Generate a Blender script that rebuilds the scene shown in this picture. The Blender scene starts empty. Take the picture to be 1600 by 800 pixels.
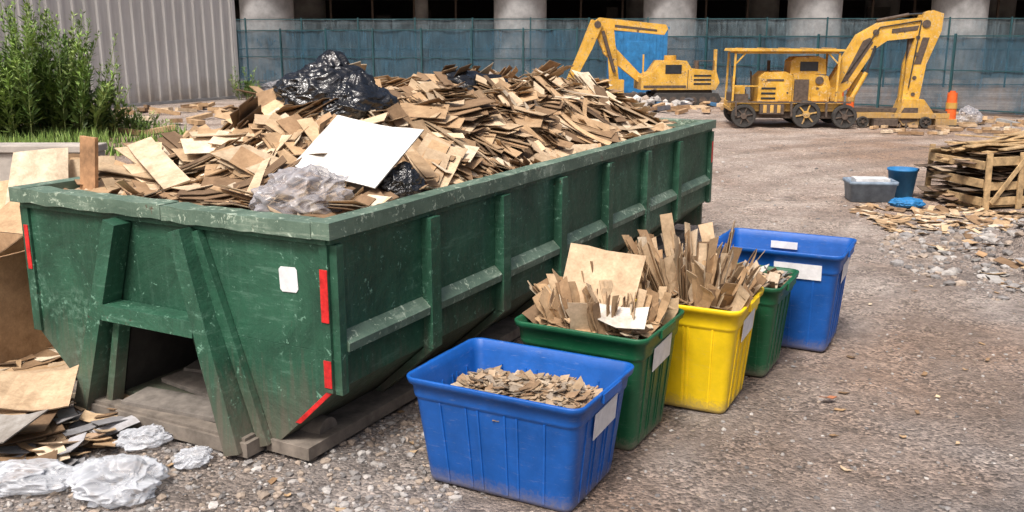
import bpy, bmesh, math, random
import numpy as np
from mathutils import Vector, Matrix, noise, Euler
random.seed(7); np.random.seed(7)
R=random.random
def U(a,b): return a+(b-a)*random.random()
PX,PY=-0.987,4.915
TH=-math.radians(27.9)
rx,ry=math.cos(TH),math.sin(TH)
def L(x,y,z=0): return (PX+x*rx-y*ry, PY+x*ry+y*rx, z)
def tint(c,a,b):
    k=U(a,b); return tuple(q*k for q in c)

# ---------------- materials ----------------
class N:
    def __init__(s,name):
        s.m=bpy.data.materials.new(name); s.m.use_nodes=True
        s.t=s.m.node_tree; s.b=s.t.nodes['Principled BSDF']; s.out=s.t.nodes['Material Output']
        s.tc=s.t.nodes.new('ShaderNodeTexCoord')
        s.co=s.tc.outputs['Object']
    def link(s,a,b): s.t.links.new(a,b)
    def n(s,typ,**k):
        nd=s.t.nodes.new(typ)
        for a,v in k.items(): setattr(nd,a,v)
        return nd
    def mapping(s,scale=(1,1,1),rot=(0,0,0)):
        m=s.n('ShaderNodeMapping'); m.inputs['Scale'].default_value=scale; m.inputs['Rotation'].default_value=rot
        s.link(s.co,m.inputs['Vector']); return m.outputs[0]
    def noise(s,scale,detail=5,rough=.6,vec=None,dist=0):
        x=s.n('ShaderNodeTexNoise'); x.inputs['Scale'].default_value=scale; x.inputs['Detail'].default_value=detail
        x.inputs['Roughness'].default_value=rough; x.inputs['Distortion'].default_value=dist
        s.link(vec or s.co,x.inputs['Vector']); return x.outputs[0]
    def vor(s,scale,out='Distance',vec=None,feature='F1'):
        x=s.n('ShaderNodeTexVoronoi',feature=feature); x.inputs['Scale'].default_value=scale
        s.link(vec or s.co,x.inputs['Vector']); return x.outputs[out]
    def ramp(s,f,stops,interp='LINEAR'):
        r=s.n('ShaderNodeValToRGB'); cr=r.color_ramp; cr.interpolation=interp
        while len(cr.elements)<len(stops): cr.elements.new(.5)
        for e,(p,c) in zip(cr.elements,stops):
            e.position=p; e.color=(c[0],c[1],c[2],1) if not isinstance(c,(int,float)) else (c,c,c,1)
        s.link(f,r.inputs[0]); return r.outputs[0]
    def mix(s,f,a,b,mode='MIX'):
        x=s.n('ShaderNodeMix',data_type='RGBA',blend_type=mode)
        for sock,v in ((x.inputs[0],f),(x.inputs[6],a),(x.inputs[7],b)):
            if isinstance(v,(int,float)): sock.default_value=v
            elif isinstance(v,tuple): sock.default_value=(v[0],v[1],v[2],1)
            else: s.link(v,sock)
        return x.outputs[2]
    def math(s,op,a,b=0):
        x=s.n('ShaderNodeMath',operation=op)
        for i,v in enumerate((a,b)):
            if isinstance(v,(int,float)): x.inputs[i].default_value=v
            else: s.link(v,x.inputs[i])
        return x.outputs[0]
    def base(s,c):
        if isinstance(c,tuple): s.b.inputs['Base Color'].default_value=(c[0],c[1],c[2],1)
        else: s.link(c,s.b.inputs['Base Color'])
    def rough(s,v):
        if isinstance(v,(int,float)): s.b.inputs['Roughness'].default_value=v
        else: s.link(v,s.b.inputs['Roughness'])
    def bump(s,h,strength=.3,dist=.01):
        b=s.n('ShaderNodeBump'); b.inputs['Strength'].default_value=strength; b.inputs['Distance'].default_value=dist
        s.link(h,b.inputs['Height']); s.link(b.outputs[0],s.b.inputs['Normal'])
    def attr(s,name='Col'):
        a=s.n('ShaderNodeAttribute'); a.attribute_name=name; return a.outputs['Color']
    def sepz(s):
        x=s.n('ShaderNodeSeparateXYZ'); s.link(s.co,x.inputs[0]); return x.outputs[2]

def paint(name,c,wear=(.55,.55,.5),wear_amt=.62,rust=(.09,.04,.02),rust_amt=.66,rough=.5,dirt_z=None,lite=None,streak=.45,dirt=(.20,.16,.12),rub=.6,scale=1.0,dent=.008):
    k=N(name)
    n1=k.noise(1.6*scale,6,.7,dist=.5); n2=k.noise(22*scale,7,.75,dist=.6); n3=k.noise(5*scale,7,.78)
    light=lite or tuple(min(1,x*1.6+.02) for x in c); dark=tuple(x*.42 for x in c)
    col=k.mix(k.ramp(n1,[(.36,0),(.64,1)]),dark,light)
    col=k.mix(.3,col,c)
    st=k.noise(3*scale,7,.75,vec=k.mapping((7,7,.45)))
    col=k.mix(k.math('MULTIPLY',k.ramp(st,[(.54,0),(.78,1)]),streak),col,wear)
    col=k.mix(k.math('MULTIPLY',k.ramp(st,[(.28,1),(.44,0)]),.5),col,tuple(x*.5+.012 for x in c))
    sh=k.noise(4*scale,7,.8,vec=k.mapping((.8,.8,6),(.12,.1,0)))
    col=k.mix(k.math('MULTIPLY',k.ramp(k.math('MULTIPLY',sh,k.math('ADD',n1,.55)),[(.60,0),(.70,1)]),rub),col,tuple(min(1,q*1.3) for q in wear))
    sc_=k.noise(1.1*scale,3,.5,vec=k.mapping((1,1,1),(.3,.2,.9))); pat=k.math('MULTIPLY',k.ramp(sc_,[(.60,0),(.66,1)]),k.ramp(n2,[(.46,0),(.62,.7)]))
    col=k.mix(pat,col,tuple(min(1,q*1.4+.02) for q in wear))
    col=k.mix(k.ramp(k.math('MULTIPLY',n2,k.math('ADD',n3,.5)),[(wear_amt,0),(wear_amt+.05,1)]),col,tuple(min(1,q*1.7) for q in wear))
    col=k.mix(k.ramp(n3,[(rust_amt,0),(rust_amt+.03,1)]),col,rust)
    if dirt_z:
        z=k.sepz(); g=k.ramp(k.math('ADD',z,k.math('MULTIPLY',k.math('SUBTRACT',st,.5),dirt_z*1.8)),[(0,.85),(dirt_z,0)])
        col=k.mix(g,col,dirt)
    k.base(col); k.rough(k.ramp(n2,[(.3,rough-.1),(.7,rough+.25)])); k.bump(k.math('ADD',k.math('MULTIPLY',k.noise(25,5,.7),.6),k.math('MULTIPLY',n1,3)),.4,dent)
    return k.m
def simple(name,c,rough=.6,var=.35,scale=8,bump=.2,bs=40,metal=0,bd=.004):
    k=N(name); n1=k.noise(scale,6,.65)
    k.base(k.mix(k.ramp(n1,[(.3,0),(.7,1)]),tuple(x*(1-var) for x in c),tuple(min(1,x*(1+var)) for x in c)))
    k.rough(rough); k.b.inputs['Metallic'].default_value=metal
    k.bump(k.noise(bs,5,.6),bump,bd); return k.m
def card_mat():
    k=N('cardboard'); a=k.attr(); n1=k.noise(7,5,.7); n2=k.noise(60,3,.6)
    col=k.mix(1.0,a,k.ramp(n1,[(.3,(.64,.60,.54)),(.65,(1.12,1.12,1.1))]),'MULTIPLY')
    col=k.mix(.4,col,k.mix(1.0,col,k.ramp(n2,[(.3,(.7,.7,.7)),(.7,(1.2,1.2,1.2))]),'MULTIPLY'))
    k.base(col); k.rough(.85); k.bump(n2,.3,.004); return k.m
def attr_mat(name,rough=.85,bump=.4,bs=70):
    k=N(name); a=k.attr(); n1=k.noise(30,3,.7)
    k.base(k.mix(1.0,a,k.ramp(n1,[(.3,(.75,.75,.75)),(.7,(1.2,1.2,1.2))]),'MULTIPLY')); k.rough(rough); k.bump(k.noise(bs,3,.7),bump,.004); return k.m
def plastic(name,c,dk=.75):
    k=N(name); n1=k.noise(4,6,.7); n2=k.noise(30,7,.8,dist=1)
    col=k.mix(k.ramp(n1,[(.35,0),(.7,1)]),tuple(x*dk for x in c),tuple(min(1,x*1.12+.004) for x in c))
    scr=k.noise(9,7,.8,vec=k.mapping((1,1,7),(.4,.2,0)))
    col=k.mix(k.math('MULTIPLY',k.ramp(scr,[(.58,0),(.68,1)]),.25),col,(.45,.45,.45))
    z=k.sepz(); g=k.ramp(k.math('ADD',z,k.math('MULTIPLY',k.math('SUBTRACT',n2,.5),.25)),[(0,.65),(.10,0)])
    col=k.mix(g,col,(.24,.20,.16))
    k.base(col); k.rough(k.ramp(n2,[(.3,.36),(.7,.60)])); k.bump(k.noise(12,4,.5),.15,.005); return k.m

M_green=paint('green_paint',(.017,.080,.045),wear=(.085,.175,.125),rust=(.055,.038,.026),wear_amt=.62,rust_amt=.645,dirt_z=.6,lite=(.030,.122,.070),streak=.45,dirt=(.14,.115,.09),rub=.4,dent=.014)
M_rim=paint('rim_paint',(.10,.175,.125),wear=(.23,.28,.22),rust=(.11,.08,.055),wear_amt=.58,rust_amt=.63,lite=(.15,.22,.165),streak=.3)
M_skid=simple('dirty_steel',(.17,.145,.12),.8,.5)
M_dark=simple('dark_interior',(.03,.027,.024),.9)
M_card=card_mat()
M_label=simple('label',(.72,.72,.73),.6,.15,14,.1)
M_red=simple('reflective_red',(.56,.02,.02),.4,.45,20)
M_blue=plastic('blue_plastic',(.003,.098,.42))
M_gbin=plastic('green_plastic',(.006,.105,.042))
M_yel=plastic('yellow_plastic',(.87,.60,.004),.88)
M_ypaint=paint('yellow_paint',(.72,.38,.03),wear=(.34,.25,.13),rust=(.085,.05,.03),wear_amt=.55,rust_amt=.60,lite=(.82,.48,.06),dirt_z=.9,dirt=(.25,.18,.12),scale=.8)
M_iron=simple('rusty_iron',(.085,.062,.048),.8,.5,12)
M_rubber=simple('rubber',(.04,.037,.034),.8)
M_glass=simple('dark_glass',(.03,.035,.04),.15,.2)
M_conc=simple('concrete',(.30,.298,.295),.9,.32,1.2,.4,20,0,.01)
M_concd=simple('concrete_beige',(.42,.38,.335),.9,.28,2,.5,25,0,.01)
M_wood=simple('weathered_wood',(.42,.29,.15),.85,.5,10)
M_woodg=simple('grey_wood',(.18,.16,.14),.9,.4,10)
M_orange=simple('orange_plastic',(.70,.12,.02),.5,.3)
M_bluep=simple('blue_tarp',(.02,.17,.40),.55,.35,4)
M_teal=simple('teal_steel',(.012,.06,.07),.6,.3)
M_leaf=attr_mat('leaves',.6,.1)
M_stone=attr_mat('gravel_stone',.9)

def bagmat(name,c,rough=.16,bump=.35):
    k=N(name); k.base(c); n2=k.noise(5,3,.5,dist=1.8)
    k.rough(k.ramp(n2,[(.3,rough),(.7,rough+.12)])); k.bump(n2,bump,.03)
    k.b.inputs['Specular IOR Level'].default_value=.8
    return k.m
def filmmat(name,c,lo,hi):
    k=N(name); a=k.attr('Fold'); bw=k.n('ShaderNodeRGBToBW'); k.link(a,bw.inputs[0])
    k.base(c); k.rough(.27); k.b.inputs['Specular IOR Level'].default_value=.6
    lw=k.n('ShaderNodeLayerWeight'); lw.inputs[0].default_value=.35
    al=k.math('ADD',k.math('MULTIPLY',bw.outputs[0],hi-lo),k.math('MULTIPLY',lw.outputs['Facing'],.35))
    k.link(k.math('MINIMUM',k.math('ADD',al,lo),.95),k.b.inputs['Alpha']); return k.m
M_black=bagmat('black_bag_plastic',(.008,.009,.011))
M_clear=filmmat('clear_plastic',(.66,.69,.74),.30,.72)
M_greyb=filmmat('grey_film',(.40,.39,.41),.35,.72)

def fence_mat(name,c,op):
    k=N(name); n1=k.noise(.8,4,.7); n3=k.noise(3,4,.6,vec=k.mapping((4,4,.4)))
    k.base(k.mix(k.ramp(n3,[(.3,0),(.7,1)]),tuple(x*.45 for x in c),tuple(x*1.7 for x in c))); k.rough(.8)
    tr=k.n('ShaderNodeBsdfTransparent'); mx=k.n('ShaderNodeMixShader')
    k.link(k.ramp(n1,[(.35,op-.22),(.65,min(1,op+.12))]),mx.inputs[0]); k.link(tr.outputs[0],mx.inputs[1]); k.link(k.b.outputs[0],mx.inputs[2]); k.link(mx.outputs[0],k.out.inputs[0])
    return k.m
M_mesh=fence_mat('shade_mesh',(.016,.056,.088),.74)
M_mesh2=fence_mat('grey_mesh',(.10,.14,.16),.5)

def shed_mat():
    k=N('corrugated_metal'); st=k.noise(2,6,.7,vec=k.mapping((3,3,.25))); n1=k.noise(1.2,5,.6)
    col=k.mix(k.ramp(st,[(.35,0),(.7,1)]),(.45,.445,.435),(.60,.595,.58))
    col=k.mix(k.ramp(k.math('ADD',k.math('MULTIPLY',k.sepz(),.55),n1),[(.5,.8),(1.0,0)]),col,(.27,.22,.17))
    k.base(col); k.rough(.6); k.bump(n1,.2,.01); return k.m
M_shed=shed_mat()

def ground_mat():
    k=N('dirt_gravel')
    big=k.noise(.16,4,.6); mid=k.noise(.9,6,.65,dist=.4); fine=k.noise(11,7,.75); vf=k.noise(60,4,.8)
    x=k.n('ShaderNodeSeparateXYZ'); k.link(k.co,x.inputs[0])
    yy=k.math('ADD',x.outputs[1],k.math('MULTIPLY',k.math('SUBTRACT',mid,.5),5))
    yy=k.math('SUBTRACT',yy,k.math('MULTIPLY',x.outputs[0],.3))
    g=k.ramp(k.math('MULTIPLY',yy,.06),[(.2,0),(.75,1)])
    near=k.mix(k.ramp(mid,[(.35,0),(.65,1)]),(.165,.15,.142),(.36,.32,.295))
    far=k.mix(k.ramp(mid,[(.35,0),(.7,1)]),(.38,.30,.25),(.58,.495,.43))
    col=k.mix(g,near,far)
    col=k.mix(k.math('MULTIPLY',k.ramp(big,[(.48,0),(.60,1)]),.75),col,(.34,.215,.14))
    mp=k.n('ShaderNodeMapping'); mp.inputs['Location'].default_value=(-18,-3.5,0); k.link(k.co,mp.inputs['Vector'])
    w=k.n('ShaderNodeTexWave',wave_type='RINGS',rings_direction='Z'); w.inputs['Scale'].default_value=.2; w.inputs['Distortion'].default_value=5; w.inputs['Detail'].default_value=4; w.inputs['Detail Scale'].default_value=.5; w.inputs['Detail Roughness'].default_value=.65
    k.link(mp.outputs[0],w.inputs['Vector'])
    tr=k.math('MULTIPLY',k.ramp(w.outputs[1],[(.55,0),(.85,1)]),k.ramp(big,[(.35,.3),(.6,.9)]))
    col=k.mix(k.math('MULTIPLY',tr,.65),col,(.25,.19,.15))
    st=k.ramp(k.noise(1.3,5,.7),[(.56,0),(.68,.65)])
    col=k.mix(st,col,(.12,.10,.085))
    col=k.mix(1.0,col,k.ramp(fine,[(.3,(.55,.54,.53)),(.55,(1,1,1)),(.75,(1.35,1.35,1.35))]),'MULTIPLY')
    vc=k.vor(48,'Color'); bw=k.n('ShaderNodeRGBToBW'); k.link(vc,bw.inputs[0])
    peb=k.mix(1.0,col,k.ramp(bw.outputs[0],[(.2,(.45,.45,.45)),(.5,(.95,.95,.95)),(.85,(1.6,1.57,1.53))]),'MULTIPLY')
    msk=k.ramp(k.noise(2.5,3,.6),[(.38,.2),(.6,.95)])
    col=k.mix(msk,col,peb)
    k.base(col); k.rough(.95)
    vd=k.vor(48,'Distance'); vd2=k.vor(17,'Distance')
    h=k.math('ADD',k.math('MULTIPLY',vd,-.8),k.math('ADD',k.math('MULTIPLY',vd2,-.5),k.math('MULTIPLY',fine,1.6)))
    h=k.math('ADD',h,k.math('MULTIPLY',vf,.4))
    h=k.math('SUBTRACT',h,k.math('MULTIPLY',tr,1.5))
    k.bump(h,1.0,.025); return k.m
M_ground=ground_mat()

# ---------------- mesh builder ----------------
class MB:
    def __init__(s): s.v=[];s.f=[];s.m=[];s.c=[];s.s=[]
    def add(s,vs,fs,mat=0,col=(1,1,1),smooth=False):
        o=len(s.v); s.v.extend([tuple(v) for v in vs])
        for i,f in enumerate(fs):
            s.f.append([o+j for j in f]); s.m.append(mat); s.c.append(col[i] if isinstance(col,list) else col); s.s.append(smooth)
    def box(s,lo,hi,mat=0,M=None,col=(1,1,1)):
        vs=[Vector((x,y,z)) for z in (lo[2],hi[2]) for y in (lo[1],hi[1]) for x in (lo[0],hi[0])]
        if M is not None: vs=[M@v for v in vs]
        s.add(vs,[(0,2,3,1),(4,5,7,6),(0,1,5,4),(2,6,7,3),(0,4,6,2),(1,3,7,5)],mat,col)
    def beam(s,p1,p2,w,h,mat=0,side=(0,1,0),w2=None,h2=None,col=(1,1,1)):
        p1=Vector(p1);p2=Vector(p2);d=(p2-p1).normalized();sd=Vector(side);sd=(sd-d*sd.dot(d)).normalized();up=sd.cross(d)
        w2=w2 or w;h2=h2 or h;vs=[]
        for p,a,b in((p1,w,h),(p2,w2,h2)):
            for i,j in((-1,-1),(1,-1),(1,1),(-1,1)): vs.append(p+sd*a/2*i+up*b/2*j)
        s.add(vs,[(0,3,2,1),(4,5,6,7),(0,1,5,4),(1,2,6,5),(2,3,7,6),(3,0,4,7)],mat,col)
    def prism(s,poly,y0,y1,mat=0,axis='y'):
        n=len(poly)
        if axis=='y': vs=[(a,y0,b) for a,b in poly]+[(a,y1,b) for a,b in poly]
        elif axis=='x': vs=[(y0,a,b) for a,b in poly]+[(y1,a,b) for a,b in poly]
        else: vs=[(a,b,y0) for a,b in poly]+[(a,b,y1) for a,b in poly]
        s.add(vs,[tuple(range(n))[::-1],tuple(range(n,2*n))]+[(i,(i+1)%n,n+(i+1)%n,n+i) for i in range(n)],mat)
    def cyl(s,p1,p2,r,n=16,mat=0,r2=None,col=(1,1,1)):
        p1=Vector(p1);p2=Vector(p2);q=(p2-p1).to_track_quat('Z','Y');r2=r if r2 is None else r2;vs=[]
        for p,rr in((p1,r),(p2,r2)):
            for i in range(n):
                a=2*math.pi*i/n; vs.append(p+q@Vector((rr*math.cos(a),rr*math.sin(a),0)))
        s.add(vs,[(i,(i+1)%n,n+(i+1)%n,n+i) for i in range(n)],mat,col,True)
        s.add(vs,[tuple(range(n))[::-1],tuple(range(n,2*n))],mat,col)
    def loft(s,loops,mat=0,cap0=False,cap1=False,smooth=True):
        n=len(loops[0]);vs=[v for l in loops for v in l];fs=[]
        for k in range(len(loops)-1):
            for i in range(n):
                j=(i+1)%n; fs.append((k*n+i,k*n+j,(k+1)*n+j,(k+1)*n+i))
        if cap0: fs.append(tuple(range(n))[::-1])
        if cap1: fs.append(tuple(range((len(loops)-1)*n,len(loops)*n)))
        s.add(vs,fs,mat,(1,1,1),smooth)
    def wheel(s,c,r,w,mat_t,mat_h,spokes=6):
        x,y,z=c;n=24;loops=[]
        for rr,yy in((r*.74,-w/2),(r*.95,-w/2),(r,-w*.3),(r,w*.3),(r*.95,w/2),(r*.74,w/2),(r*.74,-w/2)):
            loops.append([(x+rr*math.cos(2*math.pi*i/n),y+yy,z+rr*math.sin(2*math.pi*i/n)) for i in range(n)])
        s.loft(loops,mat_t,smooth=False)
        s.cyl((x,y-w*.2,z),(x,y+w*.2,z),r*.76,20,mat_t)
        s.cyl((x,y-w*.62,z),(x,y+w*.62,z),r*.25,12,mat_h)
        for i in range(spokes):
            a=2*math.pi*i/spokes+.2; s.beam((x+r*.2*math.cos(a),y,z+r*.2*math.sin(a)),(x+r*.73*math.cos(a),y,z+r*.73*math.sin(a)),w*.75,r*.10,mat_h)
    def sheet(s,c,M,Ln,W,T,curl,col,jag=.15,n=5,twist=0,mat=0,clip=None):
        vs=[];c=Vector(c)
        e=[U(-1,1)*jag*W for _ in range(4)]
        for i in range(n):
            f=i/(n-1)*2-1
            for sd in(-1,1):
                u=f*Ln/2
                if i==0: u+=e[0 if sd<0 else 1]
                if i==n-1: u+=e[2 if sd<0 else 3]
                v=sd*W/2*(1+U(-1,1)*jag*.6); z=curl*f*f+twist*f*sd
                for t in(0,-T): vs.append(c+M@Vector((u,v,z+t)))
        if clip:
            x0,x1,y0,y1=clip
            mnx=min(v.x for v in vs);mxx=max(v.x for v in vs);mny=min(v.y for v in vs);mxy=max(v.y for v in vs)
            dx=x0-mnx if mnx<x0 else (x1-mxx if mxx>x1 else 0); dy=y0-mny if mny<y0 else (y1-mxy if mxy>y1 else 0)
            vs=[v+Vector((dx,dy,0)) for v in vs]
        fs=[];cs=[];ed=tuple(x*.5 for x in col);bk=tuple(x*.85 for x in col)
        for i in range(n-1):
            a=i*4;b=a+4
            fs+= [(a,b,b+2,a+2),(a+1,a+3,b+3,b+1),(a,a+1,b+1,b),(a+2,b+2,b+3,a+3)]; cs+=[col,bk,ed,ed]
        a=(n-1)*4
        fs+=[(0,2,3,1),(a,a+1,a+3,a+2)]; cs+=[ed,ed]
        s.add(vs,fs,mat,cs)
    def finish(s,name,mats,loc=(0,0,0),rz=0,bevel=0,fix=True,scale=None,rot=None):
        me=bpy.data.meshes.new(name); me.from_pydata(s.v,[],s.f)
        for m in mats: me.materials.append(m)
        me.polygons.foreach_set('material_index',s.m); me.polygons.foreach_set('use_smooth',s.s)
        ca=me.color_attributes.new('Col','FLOAT_COLOR','CORNER'); arr=[]
        for f,c in zip(s.f,s.c): arr.extend([c[0],c[1],c[2],1.0]*len(f))
        ca.data.foreach_set('color',arr)
        if fix:
            bm=bmesh.new(); bm.from_mesh(me); bmesh.ops.recalc_face_normals(bm,faces=bm.faces); bm.to_mesh(me); bm.free()
        me.update(); o=bpy.data.objects.new(name,me); bpy.context.scene.collection.objects.link(o)
        o.location=loc; o.rotation_euler=rot or (0,0,rz)
        if scale: o.scale=scale
        if bevel:
            b=o.modifiers.new('bevel','BEVEL'); b.width=bevel; b.segments=2; b.limit_method='ANGLE'; b.angle_limit=math.radians(40)
        return o
TAN=[(.53,.365,.215),(.45,.30,.17),(.59,.43,.27),(.39,.25,.14),(.66,.51,.35),(.30,.19,.105),(.49,.33,.19),(.72,.60,.45),(.22,.14,.08),(.61,.455,.30)]
def tan(w=None): return tint(random.choice(TAN),.8,1.1)
def orient(yaw,pitch=0,roll=0): return (Matrix.Rotation(yaw,3,'Z')@Matrix.Rotation(pitch,3,'Y')@Matrix.Rotation(roll,3,'X'))

# ---------------- ground ----------------
def axis_coords(lo,hi,c0,c1,step,grow=1.14):
    a=list(np.arange(c0,c1,step)); s=step;x=a[-1]
    while x<hi: s*=grow; x+=s; a.append(x)
    s=step;x=a[0];b=[]
    while x>lo: s*=grow; x-=s; b.append(x)
    return b[::-1]+a
def gz(x,y):
    z=-.035*abs(noise.noise(Vector((x*.8,y*.8,0))))-.02*abs(noise.noise(Vector((x*3,y*3,4))))
    d=math.hypot((x-6.9)/2.1,(y-9.9)/2.3)
    if d<1: z+=.45*(1-d*d)**2*(1+.9*noise.noise(Vector((x*2.5,y*2.5,1))))
    return z
xs=axis_coords(-900,900,-5,9,.12); ys=axis_coords(-300,1500,3,15,.12)
me=bpy.data.meshes.new('ground'); nx=len(xs)
me.from_pydata([(x,y,gz(x,y)) for y in ys for x in xs],[],[(j*nx+i,j*nx+i+1,(j+1)*nx+i+1,(j+1)*nx+i) for j in range(len(ys)-1) for i in range(nx-1)])
me.materials.append(M_ground); me.polygons.foreach_set('use_smooth',[True]*len(me.polygons))
o=bpy.data.objects.new('ground',me); bpy.context.scene.collection.objects.link(o)

def stones(name,pts,sizes,cols):
    bm=bmesh.new(); bmesh.ops.create_icosphere(bm,subdivisions=1,radius=1); bv=np.array([v.co[:] for v in bm.verts]); bf=np.array([[v.index for v in f.verts] for f in bm.faces]); bm.free()
    n=len(pts); V=np.zeros((n,12,3)); 
    for i in range(n):
        sc=np.random.uniform(.6,1.3,3); sc[2]*=.6; v=bv*(1+np.random.uniform(-.25,.25,(12,1)))*sc*sizes[i]
        a=np.random.uniform(0,6.28); c,s_=math.cos(a),math.sin(a)
        V[i,:,0]=v[:,0]*c-v[:,1]*s_+pts[i][0]; V[i,:,1]=v[:,0]*s_+v[:,1]*c+pts[i][1]; V[i,:,2]=v[:,2]+pts[i][2]+sizes[i]*.15
    F=(bf[None]+12*np.arange(n)[:,None,None]).reshape(-1,3)
    me=bpy.data.meshes.new(name); me.from_pydata(V.reshape(-1,3).tolist(),[],F.tolist()); me.materials.append(M_stone)
    ca=me.color_attributes.new('Col','FLOAT_COLOR','POINT'); C=np.ones((n,12,4)); C[:,:,:3]=np.array(cols)[:,None,:]; ca.data.foreach_set('color',C.ravel())
    o=bpy.data.objects.new(name,me); bpy.context.scene.collection.objects.link(o); return o
SC=[(.30,.285,.275),(.23,.215,.205),(.39,.365,.34),(.46,.435,.41),(.34,.275,.22),(.16,.15,.145),(.38,.31,.25)]
pts=[];sz=[];cl=[]
def addst(x,y,s): pts.append((x,y,gz(x,y)));sz.append(s);cl.append(tint(random.choice(SC),.75,1.1))
for i in range(12000):
    y=3.2+ (R()**1.8)*11; x=U(-.62,.62)*y*1.15
    if noise.noise(Vector((x*.7,y*.7,6)))<U(-.5,.25): continue
    addst(x,y,.003+.015*R()**3)
for i in range(2800):
    addst(U(-3.8,-.3),U(4.2,5.8),.006+.028*R()**3)
for i in range(800):
    lx,ly=U(-.9,.9),U(-.6,7); p=L(lx,ly); addst(p[0],p[1],.006+.02*R()**3)
for i in range(2600):
    a=U(0,6.28);r=math.sqrt(R())*2.7; addst(6.9+r*math.cos(a),9.9+r*math.sin(a),.01+.07*R()**3)
for i in range(1500):
    y=U(9,32); addst(U(-.05,.62)*y,y,.01+.03*R()**4)
stones('gravel',pts,sz,cl)
pts=[];sz=[];cl=[]
for i in range(1300):
    t=R(); x=-6+12*t+U(-1.2,1.2); y=36+U(-2,2.5); h=.85*math.exp(-((x+1.5)/2.5)**2)+.25
    pts.append((x,y,U(0,h))); sz.append(U(.05,.28)); cl.append(tint(random.choice(SC+[(.55,.43,.33),(.1,.1,.11)]),.8,1.3))
stones('rubble_heap',pts,sz,cl)

# ---------------- dumpster ----------------
d=MB(); W=2.54; LEN=7.2
prof=[(0,1.36),(0,.48),(-.42,.1),(-W+.42,.1),(-W,.48),(-W,1.36),(-W+.05,1.36),(-W+.05,.5),(-W+.44,.15),(-.44,.15),(-.05,.5),(-.05,1.36)]
d.prism(prof,.04,LEN,0)
d.box((-W+.051,LEN-.05,.16),(-.051,LEN-.002,1.36),0)
cx=-1.29
d.prism([(-W,.70),(0,.70),(0,1.36),(-W,1.36)],0,.038,0)
d.prism([(-W,.699),(-W,.48),(-W+.42,.1),(cx-.52,.1),(cx-.36,.699)],0,.038,0)
d.prism([(0,.699),(cx+.36,.699),(cx+.52,.1),(-.42,.1),(0,.48)],0,.038,0)
d.prism([(cx-.36,.72),(cx-.34,.70),(cx-.50,.1),(cx-.54,.1)],.039,1.3,3)
d.prism([(cx+.36,.72),(cx+.34,.70),(cx+.50,.1),(cx+.54,.1)],.039,1.3,3)
d.box((cx-.4,.039,.70),(cx+.4,1.3,.73),3); d.box((cx-.6,1.3,.05),(cx+.6,1.34,.75),3)
def dented_rim(x0,x1,y0,y1,z0,z1,seed,along='y',n=40):
    loops=[]
    for i in range(n+1):
        t=i/n
        a=.012*noise.noise(Vector((t*9,seed,0)))+.005*noise.noise(Vector((t*30,seed,2))); b=.010*noise.noise(Vector((t*8,seed,5)))
        if along=='y':
            y=y0+(y1-y0)*t; loops.append([(x0+a,y,z0+b),(x1+a,y,z0+b),(x1+a,y,z1+b),(x0+a,y,z1+b)])
        else:
            x=x0+(x1-x0)*t; loops.append([(x,y0+a,z0+b),(x,y1+a,z0+b),(x,y1+a,z1+b),(x,y0+a,z1+b)])
    d.loft(loops,1,True,True,smooth=False)
dented_rim(-.07,.055,-.06,LEN+.05,1.355,1.45,1)
dented_rim(-W-.055,-W+.07,-.06,LEN+.05,1.355,1.45,2)
dented_rim(-W+.072,-1.2,-.062,.09,1.357,1.447,3,'x',16); dented_rim(-1.196,-.072,-.062,.09,1.351,1.441,4,'x',16)
d.box((-W+.071,LEN-.08,1.355),(-.071,LEN+.05,1.445),1)
d.box((.001,-.02,1.32),(.025,LEN,1.350),0); d.box((-W,-.03,1.32),(0,-.001,1.350),0)
P=[.95,1.9,2.88,3.88,4.88,5.88]
ed=[.06]+P+[LEN-.08]
for sgn,x0 in((1,0),(-1,-W)):
    for i,y in enumerate([*P]):
        xa,xb=sorted((x0+sgn*.001,x0+sgn*.075))
        d.box((xa,y-.055,.47),(xb,y+.055,1.319),0)
        d.prism([(x0,.47),(x0+sgn*.075,.469),(x0-sgn*.34,.10),(x0-sgn*.41,.10)],y-.05,y+.05,0)
    xa,xb=sorted((x0+sgn*.001,x0+sgn*.05)); d.box((xa,.0,.46),(xb,.06,1.318),0); d.box((xa,LEN-.08,.46),(xb,LEN,1.318),0)
    for i in range(len(ed)-1):
        a=ed[i]+(.057 if i else .002); b=ed[i+1]-.057
        d.prism([(x0,.70),(x0+sgn*.062,.70),(x0+sgn*.066,.75),(x0,.81)],a,b,1)
    d.box((min(x0-sgn*.20,x0-sgn*.52),-.02,.02),(max(x0-sgn*.20,x0-sgn*.52),LEN-.1,.098),2)
d.box((-.055,-.02,.47),(-.001,-.001,1.319),0); d.box((-W+.001,-.02,.47),(-W+.055,-.001,1.319),0)
def aframe(sg):
    t=(cx+sg*.27,-.075,1.32); b=(cx+sg*.66,-.11,.03)
    d.beam(t,b,.13,.10,0,side=(0,1,0),w2=.17,h2=.12)
    d.beam((t[0]+sg*.07,-.03,1.31),(b[0]+sg*.12,-.03,.06),.05,.07,0)
    d.beam((cx+sg*.34,-.05,.68),(cx+sg*.50,-.05,.06),.09,.055,0)
aframe(1);aframe(-1)
d.prism([(-.13,.69),(-.17,.70),(-.16,.80),(-.02,.80),(-.02,.69)],cx-.39,cx+.39,0,axis='x')
d.box((cx-.75,-.16,.02),(cx+.75,-.02,.11),2); d.box((cx-.72,-.14,.111),(cx+.72,-.05,.13),2)
for i,(yy,ang) in enumerate([(.05,.1),(.30,-.15),(.6,.2)]):
    M=Matrix.Translation((cx+.05,yy,.15+.03*i))@Matrix.Rotation(ang,4,'Z')@Matrix.Rotation(.05,4,'X'); d.box((-.42,-.12,-.02),(.4,.12,.01),4,M)
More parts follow.
